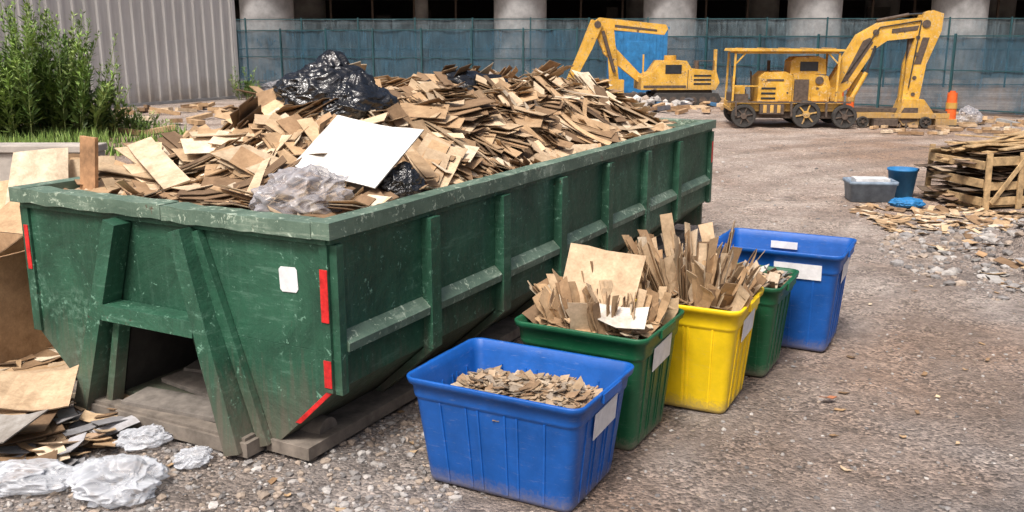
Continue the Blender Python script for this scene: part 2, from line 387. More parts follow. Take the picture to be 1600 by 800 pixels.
d.box((cx-.5,.0,.06),(cx+.5,1.3,.1),4)
for x in(-.36,-W+.36):
    for y in(.25,LEN-.5): d.cyl((x-.09,y,.09),(x+.09,y,.09),.085,18,2)
d.prism([(-.355,1.03),(-.34,1.015),(-.24,1.02),(-.225,1.04),(-.23,1.15),(-.245,1.165),(-.345,1.16),(-.36,1.145)],-.006,-.001,5)
for z0,z1 in((.88,1.18),(.50,.66)): d.box((-.054,-.026,z0),(-.002,-.0205,z1),6)
d.prism([(-.02,.462),(-.06,.462),(-.30,.235),(-.26,.235)],-.006,-.001,6)
d.box((-W+.004,-.026,.9),(-W+.045,-.0205,1.2),6)
d.box((.0505,LEN-.07,.95),(.054,LEN-.02,1.2),6)
dump=d.finish('roll_off_dumpster',[M_green,M_rim,M_skid,M_dark,M_woodg,M_label,M_red],loc=(PX,PY,0),rz=TH,bevel=.006)

# ---------------- cardboard heap in dumpster ----------------
def ss(a,b,x):
    t=max(0,min(1,(x-a)/(b-a))); return t*t*(3-2*t)
def hp(x,y):
    base=1.28+.50*ss(.1,2.2,y)*ss(0.0,-1.3,x)*ss(-2.65,-2.3,x)*ss(7.3,6.0,y)
    base+=.10*noise.noise(Vector((x*1.3,y*1.1,3)))*ss(0,-.4,x)*ss(0,.5,y)+.06*noise.noise(Vector((x*3,y*3,8)))
    return base
CL=(-W+.075,-.075,.095,7.1)
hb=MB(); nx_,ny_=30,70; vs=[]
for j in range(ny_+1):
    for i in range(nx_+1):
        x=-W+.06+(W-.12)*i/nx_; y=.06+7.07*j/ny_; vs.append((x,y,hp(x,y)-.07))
hb.add(vs,[(j*(nx_+1)+i,j*(nx_+1)+i+1,(j+1)*(nx_+1)+i+1,(j+1)*(nx_+1)+i) for j in range(ny_) for i in range(nx_)],0,(.09,.055,.035))  # dark brown mound under the sheets, added to block light
def hn(x,y):
    e=.12; return Vector((-(hp(x+e,y)-hp(x-e,y))/(2*e),-(hp(x,y+e)-hp(x,y-e))/(2*e),1)).normalized()
def grp(x,y,n,Lr,Wr,dz=0,tilt=.12,sp=.016,yw=None,jg=(.05,.4),curlr=(-.03,.09)):
    nn=hn(x,y); q=Vector((0,0,1)).rotation_difference(nn).to_matrix()
    yaw=2.6*noise.noise(Vector((x*.8,y*.8,11)))+U(-.35,.35)+.35
    if R()<.2: yaw+=U(.8,2.2)
    if yw is not None: yaw=yw
    pitch=U(-tilt,tilt); roll=U(-tilt,tilt); Ln=U(*Lr); W_=U(*Wr); c0=tan(); curl=U(*curlr)
    z=hp(x,y)-.08+dz
    for k in range(n):
        M=q@orient(yaw+U(-.10,.10),pitch+U(-.035,.035),roll+U(-.04,.04))
        c=tan() if R()<.35 else tint(c0,.75,1.15)
        hb.sheet((x+U(-.08,.08),y+U(-.05,.05),z+k*sp),M,Ln*U(.7,1.12),W_*U(.7,1.1),.006,curl+U(-.012,.012),c,U(*jg),6,U(-.014,.014),clip=CL)
for i in range(640):
    y=.15+6.9*R()**1.15; x=U(-W+.1,-.12); grp(x,y,random.randint(5,12),(.4,1.25),(.07,.26),U(-.03,.03))
for i in range(260):
    y=.12+7.0*R()**1.3; x=U(-W+.08,-.12); grp(x,y,1,(.25,.8),(.04,.14),U(.09,.17),.25)
for i in range(60):
    y=.3+6.6*R()**1.2; x=U(-2.3,-.3); grp(x,y,1,(.35,.7),(.16,.36),U(.12,.18),.16)
# long strips and broken boards lying across the heap
for i in range(70):
    y=.4+6.3*R()**1.2; x=U(-2.2,-.35); grp(x,y,random.choice([1,1,2,3]),(.8,1.5),(.06,.17),U(.12,.19),.13,yw=U(-1.2,.5),jg=(.1,.5),curlr=(-.05,.05))
for i in range(14):
    y=.4+5*R()**1.2; x=U(-2.1,-.4); grp(x,y,1,(.5,.9),(.28,.45),U(.14,.2),.2,jg=(.1,.3))
hb.finish('cardboard_heap',[M_card],loc=(PX,PY,0),rz=TH,fix=False)
t=MB(); t.beam((-2.30,.30,1.2),(-2.27,.34,1.76),.15,.03,0,side=(1,0,0)); t.finish('wooden_board',[simple('raw_timber',(.38,.21,.105),.8,.5,8)],loc=(PX,PY,0),rz=TH,bevel=.003)
t=MB(); t.sheet((-1.96,.62,1.57),orient(-.45,.25,.3),.85,.18,.012,.01,(.66,.51,.36),.05); t.finish('wooden_plank',[M_card],loc=(PX,PY,0),rz=TH,fix=False)
t=MB(); t.sheet((-.60,1.06,1.68),orient(-.12,.10,.66),.76,.52,.008,.025,(.72,.72,.71),.06,7,.01)
t.finish('white_board',[M_card],loc=(PX,PY,0),rz=TH,fix=False)

def bag(name,loc,rad,sc,mat,seed,rz=0,knot=True,fold=.15,film=False):
    bm=bmesh.new(); bmesh.ops.create_icosphere(bm,subdivisions=6,radius=1)
    o3=Vector((seed*7.3,seed*3.1,seed)); fl=[]
    for v in bm.verts:
        p=v.co.copy(); n_=p.normalized()
        lump=.20*noise.noise(p*1.2+o3)+.12*noise.noise(p*2.4+o3*2)
        w=p*1.5+Vector((noise.noise(p*1.6+o3),noise.noise(p*1.6+o3+Vector((5,0,0))),noise.noise(p*1.6+o3+Vector((0,7,0)))))*.8+o3
        if film: w=p*1.1+(w-p*1.5)
        c1=(1-min(1,abs(noise.noise(w))*3.2))**1.5; c2=(1-min(1,abs(noise.noise(w*2.3+o3))*3))**1.5; c3=(1-min(1,abs(noise.noise(w*4.6))*3))
        cre=c1*.6+c2*.32+c3*.10
        if film:
            lump*=1.5; cre=c1*.6+c2*.22
            c4=(1-min(1,abs(noise.noise(w*3.7+o3))*7))**2
            fl.append(min(1,c1**3*.6+c2**3*.5+c4*.3))
        else: fl.append(0)
        ang=math.atan2(p.y,p.x); top=max(0,p.z)
        r=1+lump-.1+fold*cre+ top**2*.07*abs(math.sin(ang*5+3*noise.noise(p*2+o3)))
        v.co=n_*r
        if knot and p.z>.93: v.co+=Vector((.1,.05,(p.z-.93)*4.5)); 
        if p.z<-.3: v.co.z=max(v.co.z,-.62+.06*noise.noise(p*4+o3))
    me=bpy.data.meshes.new(name); bm.to_mesh(me); bm.free(); me.materials.append(mat)
    ca=me.color_attributes.new('Fold','FLOAT_COLOR','POINT'); arr=[]
    for f in fl: arr.extend((f,f,f,1))
    ca.data.foreach_set('color',arr)
    me.polygons.foreach_set('use_smooth',[True]*len(me.polygons))
    o=bpy.data.objects.new(name,me); bpy.context.scene.collection.objects.link(o)
    o.location=loc;o.scale=(rad*sc[0],rad*sc[1],rad*sc[2]);o.rotation_euler=(0,0,rz);return o
bag('black_trash_bag',L(-1.62,2.05,1.96),.38,(1.05,.85,.66),M_black,1,.3)
bag('black_trash_bag',L(-1.20,1.90,1.86),.28,(1.25,.9,.75),M_black,2,1)
bag('black_trash_bag',L(-1.7,4.3,1.92),.32,(1.4,.8,.5),M_black,3,.5,False)
bag('black_trash_bag',L(-.26,1.07,1.47),.15,(1.1,.9,.8),M_black,4,.5)
bag('plastic_bag',L(-.52,.42,1.47),.25,(1.15,.8,.65),M_greyb,5,.4,False,.3,True)
bag('plastic_bag',(-2.13,4.64,.07),.23,(1.1,.8,.5),M_clear,6,.2,False,.3,True)
bag('plastic_bag',(-2.66,4.68,.06),.22,(1.3,.6,.38),M_clear,8,.1,False,.3,True)
bag('plastic_bag',(-1.84,5.0,.04),.10,(1.1,.8,.5),M_clear,9,.7,False,.3,True)
bag('plastic_bag',(-2.22,5.24,.05),.12,(1.2,.8,.5),M_clear,10,.4,False,.3,True)

# ---------------- bins ----------------
def rr(w,dp,r,z,n=6,ox=0,oy=0):
    out=[]
    for cx_,cy_,a0 in((w/2-r,dp/2-r,0),(-w/2+r,dp/2-r,90),(-w/2+r,-dp/2+r,180),(w/2-r,-dp/2+r,270)):
        for i in range(n+1):
            a=math.radians(a0+90*i/n); out.append((cx_+r*math.cos(a)+ox,cy_+r*math.sin(a)+oy,z))
    return out
def tub(name,x0,x1,y0,y1,h,mat,labels=('r',),rot=0,lw=.2):
    b=MB(); w=x1-x0; dp=y1-y0; w-=.07; dp-=.07
    tp=.13
    def Wd(z): f=z/h; return w-tp*(1-f)
    def Dd(z): f=z/h; return dp-tp*(1-f)
    hs=h*.80; lo=[]
    seq=[(0,-.03,.04),(.008,-.01,.05),(.03,0,.06),(hs-.01,0,.06),(hs,.004,.06),(hs+.006,.016,.065),(hs+.02,.019,.065),(h-.04,.019,.065),(h-.037,.058,.08),(h-.006,.064,.08),(h,.058,.08),(h,.03,.06),(h-.006,.018,.055),(h-.06,-.004,.05),(.03,-.02,.05),(.02,-.05,.03)]
    for z,e,r in seq: lo.append(rr(Wd(z)+e,Dd(z)+e,r,z))
    b.loft(lo,0,True,True)
    for sx in(-1,1):
        for i in range(3):
            f=(i+.5)/3*2-1
            for dd in(-.5,.5):
                yy0=f*Dd(0)*.40+dd*.11; 
                b.beam((sx*(Wd(.03)/2-.004),yy0*.92,.03),(sx*(Wd(hs)/2-.002),yy0,hs-.002),.012,.018,0,side=(0,1,0))
    for sy in(-1,1):
        for i in range(3):
            f=(i+.5)/3*2-1
            for dd in(-.5,.5):
                xx0=f*Wd(0)*.40+dd*.16
                b.beam((xx0*.92,sy*(Dd(.03)/2-.004),.03),(xx0,sy*(Dd(hs)/2-.002),hs-.002),.012,.018,0,side=(1,0,0))
    for sx in(-1,1):
        xe=sx*(Wd(h)/2+.03)
        b.beam((xe,-.12,h-.03),(xe,.12,h-.03),.02,.05,0,side=(1,0,0))
    hz=h-.14
    if 'r' in labels:
        xx=Wd(hz)/2+.0105; M=Matrix.Translation((xx,.02,hz-.03))@Matrix.Rotation(math.atan(tp/2/h),4,'Y')@Matrix.Rotation(.06,4,'X'); b.box((-.001,-lw/2-.06,-.085),(.0022,lw/2+.04,.065),1,M)
    if 'f' in labels:
        yy=-(Dd(hz)/2+.0105); M=Matrix.Translation((.2,yy,hz-.01))@Matrix.Rotation(math.atan(tp/2/h),4,'X'); b.box((-.2,-.0022,-.06),(.16,.001,.06),1,M)
    if 't' in labels:
        M=Matrix.Translation((-.05,dp/2-.04,h-.1)); b.box((-.12,-.002,-.03),(.1,.001,.03),1,M)
    return b.finish(name,[mat,M_label],loc=L((x0+x1)/2,(y0+y1)/2,0.002),rz=TH+rot,bevel=0)
B1=(.41,1.48,.04,.84); B2=(.62,1.50,.90,1.66); B3=(.90,1.82,1.70,2.44); B4=(1.12,1.90,2.52,3.2); B5=(1.14,2.18,3.30,4.08)
tub('blue_storage_bin',*B1,.625,M_blue)
tub('green_storage_bin',*B2,.735,M_gbin,rot=-.01)
tub('yellow_storage_bin',*B3,.735,M_yel,rot=.015)
tub('green_storage_bin',*B4,.70,M_gbin,labels=(),rot=-.01)
tub('blue_storage_bin',*B5,.80,M_blue,labels=('r','f','t'),rot=.01)

def fillbase(mb,x0,x1,y0,y1,z,col): 
    n=14;vs=[(x0+(x1-x0)*i/n,y0+(y1-y0)*j/n,z+.03*noise.noise(Vector((i*.6,j*.6,z*9)))) for j in range(n+1) for i in range(n+1)]
    mb.add(vs,[(j*(n+1)+i,j*(n+1)+i+1,(j+1)*(n+1)+i+1,(j+1)*(n+1)+i) for j in range(n) for i in range(n)],0,col)
c=MB(); fillbase(c,.52,1.37,.15,.73,.44,(.15,.1,.07))
for i in range(900):
    x,y=U(.54,1.35),U(.17,.71); z=.45+.08*math.exp(-(((x-1.0)/.28)**2+((y-.5)/.2)**2))+U(-.01,.02)
    col=tint(random.choice([(.46,.34,.22),(.50,.37,.25),(.30,.20,.12),(.34,.28,.22),(.56,.46,.35),(.42,.28,.17)]),.65,1.0)
    c.sheet((x,y,z),orient(U(0,6.3),U(-.4,.4),U(-.4,.4)),U(.04,.17),U(.02,.055),.004,U(-.006,.01),col,.5,4)
c.finish('cardboard_chips',[M_card],loc=(PX,PY,0),rz=TH,fix=False)
def standing(name,x0,x1,y0,y1,h,n,lens,spread,extra=None,lean=(-.1,0)):
    c=MB(); fillbase(c,x0,x1,y0,y1,h-.09,(.14,.09,.055))
    cxm,cym=(x0+x1)/2,(y0+y1)/2
    for g in range(n//4):
        fx,fy=U(-1,1),U(-1,1); gd=(U(-.2,.2),U(-.14,.14)); gr=U(-.9,.9)+math.pi/2*random.choice([0,1,0,0]); gl=U(*lens)*(1-.3*abs(fx)); gw=U(.04,.12)
        for k in range(4):
            x=cxm+fx*(x1-x0)/2*.84+U(-.03,.03); y=cym+fy*(y1-y0)/2*.8+k*.014
            l=gl*U(.75,1.1); w=gw*U(.7,1.2)
            dirv=Vector((fx*spread+lean[0]+gd[0]+U(-.06,.06),fy*.35+lean[1]+gd[1]+U(-.05,.05),1)).normalized()
            q=Vector((1,0,0)).rotation_difference(dirv).to_matrix()
            M=q@Matrix.Rotation(gr+U(-.12,.12),3,'X')
            c.sheet(Vector((x,y,h-.15))+dirv*l/2,M,l,w,.005,U(-.03,.03),tint(random.choice(TAN),.9,1.2),U(.15,.7),6,U(-.01,.01))
    for i in range(140):
        x,y=U(x0+.02,x1-.02),U(y0+.02,y1-.02)
        c.sheet((x,y,h-.06+U(-.02,.05)),orient(U(0,6.3),U(-.5,.5),U(-.5,.5)),U(.07,.22),U(.04,.1),.004,U(-.01,.02),tan(),.3,3)
    if extra: extra(c)
    return c.finish(name,[M_card],loc=(PX,PY,0),rz=TH,fix=False)
def ex2(c):
    q=Matrix.Rotation(.25,3,'Z')@Matrix.Rotation(math.radians(66),3,'X')@Matrix.Rotation(-.12,3,'Z')
    c.sheet((1.02,1.36,.93),q,.48,.40,.006,.01,(.60,.45,.30),.05,5)
    c.sheet((1.26,1.08,.80),orient(.2,.05,.35),.28,.19,.004,.03,(.66,.62,.57),.2,5,.01)
standing('cardboard_sheets',.72,1.40,1.0,1.56,.735,190,(.26,.5),.5,ex2,(-.28,0))
standing('cardboard_sheets',1.01,1.72,1.8,2.34,.735,270,(.32,.68),.7,None,(-.12,0))
c=MB(); fillbase(c,1.2,1.83,2.6,3.12,.58,(.14,.1,.07))
for i in range(260):
    col=random.choice([(.45,.34,.25),(.35,.25,.17),(.6,.58,.55),(.25,.25,.25),(.5,.4,.3)])
    c.sheet((U(1.23,1.80),U(2.63,3.09),U(.6,.69)),orient(U(0,6.3),U(-.7,.7),U(-.7,.7)),U(.06,.2),U(.03,.09),.004,U(-.01,.02),col,.3,3)
c.finish('mixed_scraps',[M_card],loc=(PX,PY,0),rz=TH,fix=False)

# ---------------- left: wall, cardboard ----------------
t=MB(); t.box((-12,9.9,-.05),(-8.2,10.15,1.22)); t.box((-8.19,9.9,-.05),(-4.42,10.15,1.22)); t.box((-12,9.86,1.222),(-4.40,10.18,1.30))
t.finish('concrete_wall',[M_concd],bevel=.012)
c=MB()
for i in range(11):
    z=.02+i*.016; c.sheet((-3.2+U(-.14,.14),5.25+U(-.1,.1),z),orient(.3+U(-.3,.3),U(-.03,.03),U(-.03,.03)),U(.5,.75),U(.38,.52),.008,U(-.0,.02),tan(),.06,5)
c.sheet((-3.05,5.52,.25),orient(.2,.12,.2),.58,.42,.008,.05,(.56,.41,.27),.10,7,.02)
c.sheet((-2.62,5.14,.08),orient(.9,.15,-.25),.32,.22,.007,.02,(.48,.34,.23),.1,5)
c.sheet((-3.0,5.02,.20),orient(-.2,-.1,.15),.5,.34,.008,.03,(.34,.32,.30),.1,5)
c.sheet((-3.4,6.2,.06),orient(.4,.05,.1),.6,.34,.008,.03,(.48,.35,.23),.1,5)
for i in range(130):
    c.sheet((U(-3.5,-2.4),U(4.8,5.9),U(.02,.10)),orient(U(0,6.3),U(-.3,.3),U(-.3,.3)),U(.08,.3),U(.05,.16),.005,U(0,.02),tan() if R()<.7 else tint((.3,.3,.32),.6,1.4),.3,4)
c.finish('flattened_cardboard_stack',[M_card],fix=False)
b=MB(); cc=(.46,.30,.175)
b.box((-.5,-.4,0),(.5,-.392,.85),0,col=cc); b.box((-.5,.392,0),(.5,.4,.85),0,col=cc)
b.box((-.5,-.391,0),(-.492,.391,.85),0,col=cc); b.box((.492,-.391,0),(.5,.391,.85),0,col=cc)
b.box((-.49,-.39,.0),(.49,.39,.01),0,col=cc)
b.sheet((0,-.60,.80),orient(0,0,.35),.98,.40,.008,.01,(.50,.34,.20),.03); b.sheet((0,.58,.95),orient(0,0,.5),.98,.4,.008,.01,(.50,.34,.20),.03)
b.sheet((.68,0,.95),orient(0,-.5,0),.4,.76,.008,.01,(.42,.28,.16),.03)
b.finish('cardboard_box',[M_card],loc=(-4.1,7.05,0),rz=-.35,fix=False)
c=MB()
for i in range(14):
    c.sheet((U(-4.6,-3.8),8.2+U(-.2,.3),.65+U(0,.55)),orient(U(-.3,.3),U(-.3,.3),U(1.0,1.45)),U(.5,.8),U(.4,.7),.008,U(-.03,.03),tan(),.12)
for i in range(40):
    c.sheet((U(-4.4,-3.3),U(6.2,8.0),U(.02,.06)),orient(U(0,6.3),U(-.1,.1),U(-.1,.1)),U(.2,.6),U(.1,.35),.006,U(0,.02),tan(),.15)
c.finish('loose_cardboard',[M_card],fix=False)
c=MB()
for i in range(70):
    y=U(4.2,13); x=U(.1,.55)*y if i<30 else U(-.5,-.1)*y*.9
    if i<30 and y<9: x=y*U(.28,.55)
    c.sheet((x,y,gz(x,y)+.012),orient(U(0,6.3),U(-.1,.1),U(-.1,.1)),U(.02,.08),U(.02,.04),.004,U(0,.008),tan(),.4,3)
for i in range(130):
    x,y=6.4+U(-1.5,.8),12.6+U(-.9,.9); c.sheet((x,y,gz(x,y)+.02),orient(U(0,6.3),U(-.2,.2),U(-.2,.2)),U(.1,.4),U(.05,.18),.006,U(0,.02),tan(),.25,4)
for i in range(220):
    x,y=U(4.9,8.5),U(8.0,12.8); c.sheet((x,y,gz(x,y)+.02),orient(U(0,6.3),U(-.25,.25),U(-.25,.25)),U(.06,.28),U(.04,.14),.006,U(0,.02),tan() if R()<.7 else tint((.35,.34,.33),.6,1.4),.25,4)
c.sheet((2.15,5.95,.03),orient(.4,0.1,-.2),.09,.06,.005,.01,(.5,.2,.1),.3,3)
c.finish('cardboard_scraps',[M_card],fix=False)

# ---------------- right: wooden crate heaped with scrap ----------------
b=MB()
for (x0,x1,y) in((-.9,.9,-.6),(-.9,.9,.6)):
    for z in(.12,.34,.70): b.box((x0,y-.015,z-.06+U(-.01,.01)),(x1+U(-.05,.1),y+.015,z+.06),0)
    for x in(-.86,-.3,.3,.86): b.beam((x,y-.035*(1 if y<0 else -1),0),(x+U(-.03,.03),y-.035*(1 if y<0 else -1),.82),.09,.03,0,side=(1,0,0))
for x in(-.9,.9):
    for z in(.12,.38,.64): b.box((x-.015,-.58,z-.06),(x+.015,.58,z+.06),0)
b.beam((-.8,-.655,.1),(-.25,-.655,.78),.07,.02,0,side=(1,0,0))
for i in range(6): b.box((-.9,-.58+i*.2,.03),(.9,-.44+i*.2,.05),0)
for x in(-.8,0,.8): b.box((x-.05,-.58,0),(x+.05,.58,.029),0)
for i in range(22):
    M=Matrix.Translation((U(-.2,.3),U(-.5,.5),.74+U(0,.26)))@Matrix.Rotation(U(-.45,.45),4,'Z')@Matrix.Rotation(U(-.20,.10),4,'Y'); b.box((-U(.6,1.1),-.06,0),(U(.6,1.1),.06,.022),0,M)
b.finish('wooden_crate',[M_wood],loc=(7.45,14.0,0),rz=.25,bevel=.004)
c=MB()
for i in range(260):
    c.sheet((U(-.75,.75),U(-.5,.5),U(.08,.85)),orient(U(-.3,.3),U(-.15,.15),U(-.2,.2)),U(.3,1.0),U(.08,.3),.01,U(-.02,.03),random.choice([(.3,.18,.1),(.4,.27,.16),(.2,.13,.09),(.45,.35,.25),(.15,.11,.08)]),.15)
c.finish('scrap_wood',[M_card],loc=(7.45,14.0,0),rz=.25,fix=False)
b=MB(); lo=[[(r*math.cos(6.2832*i/24),r*math.sin(6.2832*i/24),z) for i in range(24)] for r,z in((.17,0),(.22,.4),(.235,.4),(.235,.43),(.215,.43),(.165,.02))]; b.loft(lo,0,True,True)
b.finish('blue_bucket',[M_bluep],loc=(6.1,14.5,0))
b=MB()
b.loft([rr(.62,.42,.04,0),rr(.68,.48,.05,.26),rr(.72,.52,.06,.26),rr(.72,.52,.06,.31),rr(.64,.44,.05,.31),rr(.6,.4,.04,.03)],0,True,True)
b.box((-.25,-.15,.05),(.25,.15,.34),1)
b.finish('plastic_crate',[simple('grey_blue_plastic',(.20,.26,.33),.6),simple('foam',(.6,.6,.6),.8)],loc=(5.45,14.1,0),rz=-.1)
bag('plastic_bag',(5.75,13.45,.06),.2,(1.3,.8,.4),M_bluep,21,0,False)

# ---------------- excavators ----------------
def excavator_a():
    e=MB(); Y,I,T,G,O=0,1,2,3,4
    e.box((-.05,-.85,.50),(3.5,.85,.60),Y); e.box((.1,-.75,.28),(3.3,-.62,.499),I); e.box((.1,.62,.28),(3.3,.75,.499),I)
    for x in(.35,2.15,3.25):
        for y in(-.92,.92): e.wheel((x,y,.36 if x!=2.15 else .42),.36 if x!=2.15 else .42,.18,T,I if x!=2.15 else Y)
        e.cyl((x,-.95,.36),(x,.95,.36),.05,10,I)
    e.box((-.15,-1.02,.76),(3.4,-.88,.80),I); e.box((.8,-1.0,.42),(1.5,-.8,.73),I)
    for x in(.9,1.1,1.3): e.box((x,-1.01,.46),(x+.1,-1.001,.7),Y)
    e.box((-.02,-.87,.605),(3.2,.9,.735),Y)
    for x in(.1,1.7,2.7): e.beam((x,-1.0,.78),(x+.02,-1.0,.35),.05,.06,I)
    e.prism([(.75,.74),(1.75,.74),(1.75,1.58),(1.55,1.68),(.95,1.66),(.78,1.50)],-.70,.72,Y)
    e.prism([(1.78,.74),(2.85,.74),(2.92,1.1),(2.8,1.55),(2.4,1.60),(1.78,1.60)],-.55,.66,Y)
    e.prism([(1.70,1.60),(2.75,1.60),(2.70,2.05),(2.5,2.14),(1.85,2.12),(1.72,2.0)],-.5,.55,Y)
    e.box((1.83,-.60,.80),(2.25,-.552,1.45),I); e.box((2.33,-.60,.80),(2.8,-.552,1.25),Y); e.cyl((2.55,-.60,1.42),(2.55,.5,1.42),.12,14,I)
    e.box((1.98,-.515,1.70),(2.5,-.501,1.98),G); e.box((1.0,-.715,1.40),(1.5,-.701,1.46),I)
    for z in(.85,1.0,1.15): e.box((.86,-.715,z),(1.28,-.701,z+.06),G)
    e.box((1.36,-.718,.80),(1.68,-.701,1.34),Y); e.cyl((1.62,-.73,1.05),(1.62,-.70,1.05),.03,8,I)
    e.box((.02,-.7,.735),(.5,.7,1.0),I); e.box((.05,-.6,1.0),(.4,-.2,1.25),Y)
    e.box((.2,-.1,1.0),(.5,.35,1.12),G); e.box((.12,-.1,1.0),(.2,.35,1.5),G)
    e.cyl((.62,-.3,.8),(.58,-.3,1.7),.02,8,I); e.cyl((.68,.1,.8),(.66,.1,1.65),.02,8,I)
    e.prism([(-.1,2.29),(3.2,2.29),(3.15,2.35),(-.05,2.37)],-.9,.9,Y)
    e.box((.1,-.8,2.22),(3.0,-.75,2.289),Y); e.box((.1,.75,2.22),(3.0,.8,2.289),Y)
    for i in range(5): e.box((.25+i*.65,-.85,2.369),(.30+i*.65,.85,2.385),Y)
    for x in(.02,3.0):
        for y in(-.8,.8): e.beam((x,y,.735),(x+.03,y,2.25),.06,.06,Y)
    e.beam((.02,-.8,1.25),(.75,-.8,1.25),.04,.04,Y); e.beam((.02,-.8,.75),(-.12,-.8,2.2),.03,.03,I)
    e.beam((3.02,-.8,1.9),(2.7,-.8,2.25),.04,.04,Y); e.beam((.05,-.8,1.9),(.35,-.8,2.25),.04,.04,Y)
    e.cyl((1.2,.3,1.6),(1.2,.3,2.0),.05,12,I)
    e.prism([(2.80,1.15),(3.15,.88),(3.52,1.2),(4.2,2.38),(4.5,2.60),(5.95,2.76),(5.98,3.25),(5.7,3.32),(4.25,3.14),(3.66,2.78)],-.20,.20,Y)
    e.prism([(3.25,1.3),(3.45,1.4),(4.1,2.55),(4.0,2.7),(3.8,2.6)],-.212,-.201,I)
    e.prism([(4.6,2.82),(5.4,2.92),(5.4,3.06),(4.6,2.95)],-.212,-.201,I)
    e.box((2.95,-.3,.78),(3.3,.3,1.2),Y)
    for y in(-.28,.28):
        e.cyl((3.6,y,.9),(3.95,y,1.65),.07,12,Y); e.cyl((3.95,y,1.65),(4.15,y,2.45),.04,12,G)
    e.cyl((4.2,0,3.20),(5.1,0,3.38),.05,12,I); e.cyl((5.1,0,3.38),(5.75,0,3.42),.03,12,G)
    e.cyl((5.55,-.27,3.1),(5.55,.27,3.1),.12,14,I); e.cyl((4.15,-.24,2.85),(4.15,.24,2.85),.09,14,I)
    for ya,yb in((-.24,-.1),(.1,.24)): e.prism([(5.3,2.8),(5.45,3.4),(5.72,3.5),(6.02,3.4),(6.0,2.9),(5.66,1.9),(5.52,.62),(5.05,.62),(5.1,1.9)],ya,yb,Y)
    e.box((5.15,-.1,1.9),(5.55,.1,2.7),I); e.cyl((5.3,0,2.0),(5.25,0,.8),.06,12,G)
    e.prism([(5.3,1.9),(5.5,1.9),(5.68,2.7),(5.48,2.7)],-.252,-.241,I)
    for z in(1.0,1.5,2.2,2.7): e.cyl((5.35,-.262,z),(5.35,.262,z),.06,10,I)
    e.prism([(4.9,.3),(5.1,.85),(5.65,.85),(5.95,.45),(5.7,.08),(5.1,.05)],-.38,.38,Y)
    e.prism([(4.95,.32),(5.1,.6),(5.5,.6),(5.5,.2),(5.1,.12)],-.395,-.381,I)
    e.box((3.6,-.45,.28),(6.5,-.33,.44),Y); e.box((3.6,.33,.28),(6.5,.45,.44),Y); e.box((4.2,-.6,.05),(4.9,.6,.27),I); e.box((6.0,-.5,.0),(6.6,.5,.27),Y); e.box((6.1,-.4,.271),(6.4,.4,.5),I)
    e.beam((3.5,0,.5),(5.1,0,.5),.2,.12,I)
    for x in(3.9,5.7): e.wheel((x,-.5,.17),.17,.12,T,I)
    for i in range(4): e.beam((5.0+.2*i,-.42,.12),(4.95+.2*i,-.5,-.0),.06,.04,I)
    e.cyl((3.4,-.23,1.6),(4.25,-.23,3.0),.02,6,T); e.cyl((4.25,-.23,3.0),(5.4,-.23,3.2),.02,6,T); e.cyl((5.4,-.27,3.2),(5.2,-.27,1.2),.02,6,T)
    return e.finish('yellow_excavator',[M_ypaint,M_iron,M_rubber,M_glass,M_orange],loc=(6.15,26.9,0),rz=-.10,bevel=.012,scale=(.93,.95,.90))
excavator_a()
def excavator_b():
    e=MB(); Y,I,T,G=0,1,2,3
    for y in(-.85,.85):
        e.prism([(3.6,.0),(5.9,.0),(6.1,.25),(5.95,.5),(3.5,.5),(3.35,.25)],y-.18,y+.18,T)
        for i in range(6): e.cyl((3.75+i*.4,y-.2,.22),(3.75+i*.4,y+.2,.22),.15,14,I)
    e.box((3.6,-.65,.3),(5.8,.65,.6),I)
    e.prism([(2.9,.62),(5.9,.62),(6.05,.9),(5.9,1.35),(4.9,1.45),(4.7,1.75),(3.7,1.75),(3.4,1.3),(2.9,1.1)],-.8,.8,Y)
    for z in(.82,.98,1.14): e.box((5.0,-.815,z),(5.7,-.801,z+.07),G)
    e.box((3.85,-.815,1.25),(4.5,-.801,1.6),G); e.box((3.0,-.815,.7),(4.7,-.801,.80),I); e.box((4.75,-.81,.66),(4.78,-.801,1.4),I)
    e.cyl((5.3,0,1.4),(5.3,0,1.75),.08,12,I); e.cyl((4.2,0,1.75),(4.2,0,1.95),.25,14,Y)
    e.beam((5.85,-.7,1.3),(5.85,-.7,2.2),.12,.12,Y); e.beam((3.0,-.6,.9),(3.0,-.6,2.0),.06,.06,Y)
    e.beam((5.0,-.75,1.45),(5.0,-.75,1.75),.03,.03,I); e.beam((5.8,-.75,1.4),(5.8,-.75,1.75),.03,.03,I); e.beam((5.0,-.75,1.75),(5.8,-.75,1.75),.03,.03,I)
    e.prism([(2.9,.9),(3.3,.9),(2.0,2.2),(1.75,2.95),(3.9,2.75),(4.05,3.0),(3.95,3.15),(1.3,3.42),(1.0,3.2),(1.5,2.0)],-.16,.16,Y)
    for ya,yb in((-.28,-.17),(.17,.28)): e.prism([(1.0,3.35),(1.4,3.15),(1.0,2.2),(.25,.8),(0,.9),(.55,2.2)],ya,yb,Y)
    e.prism([(1.55,3.0),(1.85,3.0),(2.15,.5),(1.75,.5)],-.3,-.17,Y)
    e.prism([(1.9,3.05),(3.6,2.88),(3.6,2.96),(1.9,3.15)],-.172,-.161,I)
    e.cyl((1.9,-.34,1.3),(1.4,-.34,2.9),.07,12,I)
    e.prism([(-.1,1.0),(.4,1.0),(.7,.5),(.5,.1),(0,.1),(-.3,.5)],-.4,.4,I)
    e.cyl((1.2,-.3,3.15),(1.2,.3,3.15),.14,14,I)
    e.box((1.5,-.4,.1),(2.9,.4,.45),I); e.box((1.5,-.35,.45),(2.3,.35,1.0),Y)
    return e.finish('yellow_excavator',[M_ypaint,M_iron,M_rubber,M_glass],loc=(2.0,35.2,0),rz=.05,bevel=.012,scale=(.92,.94,.92))
excavator_b()
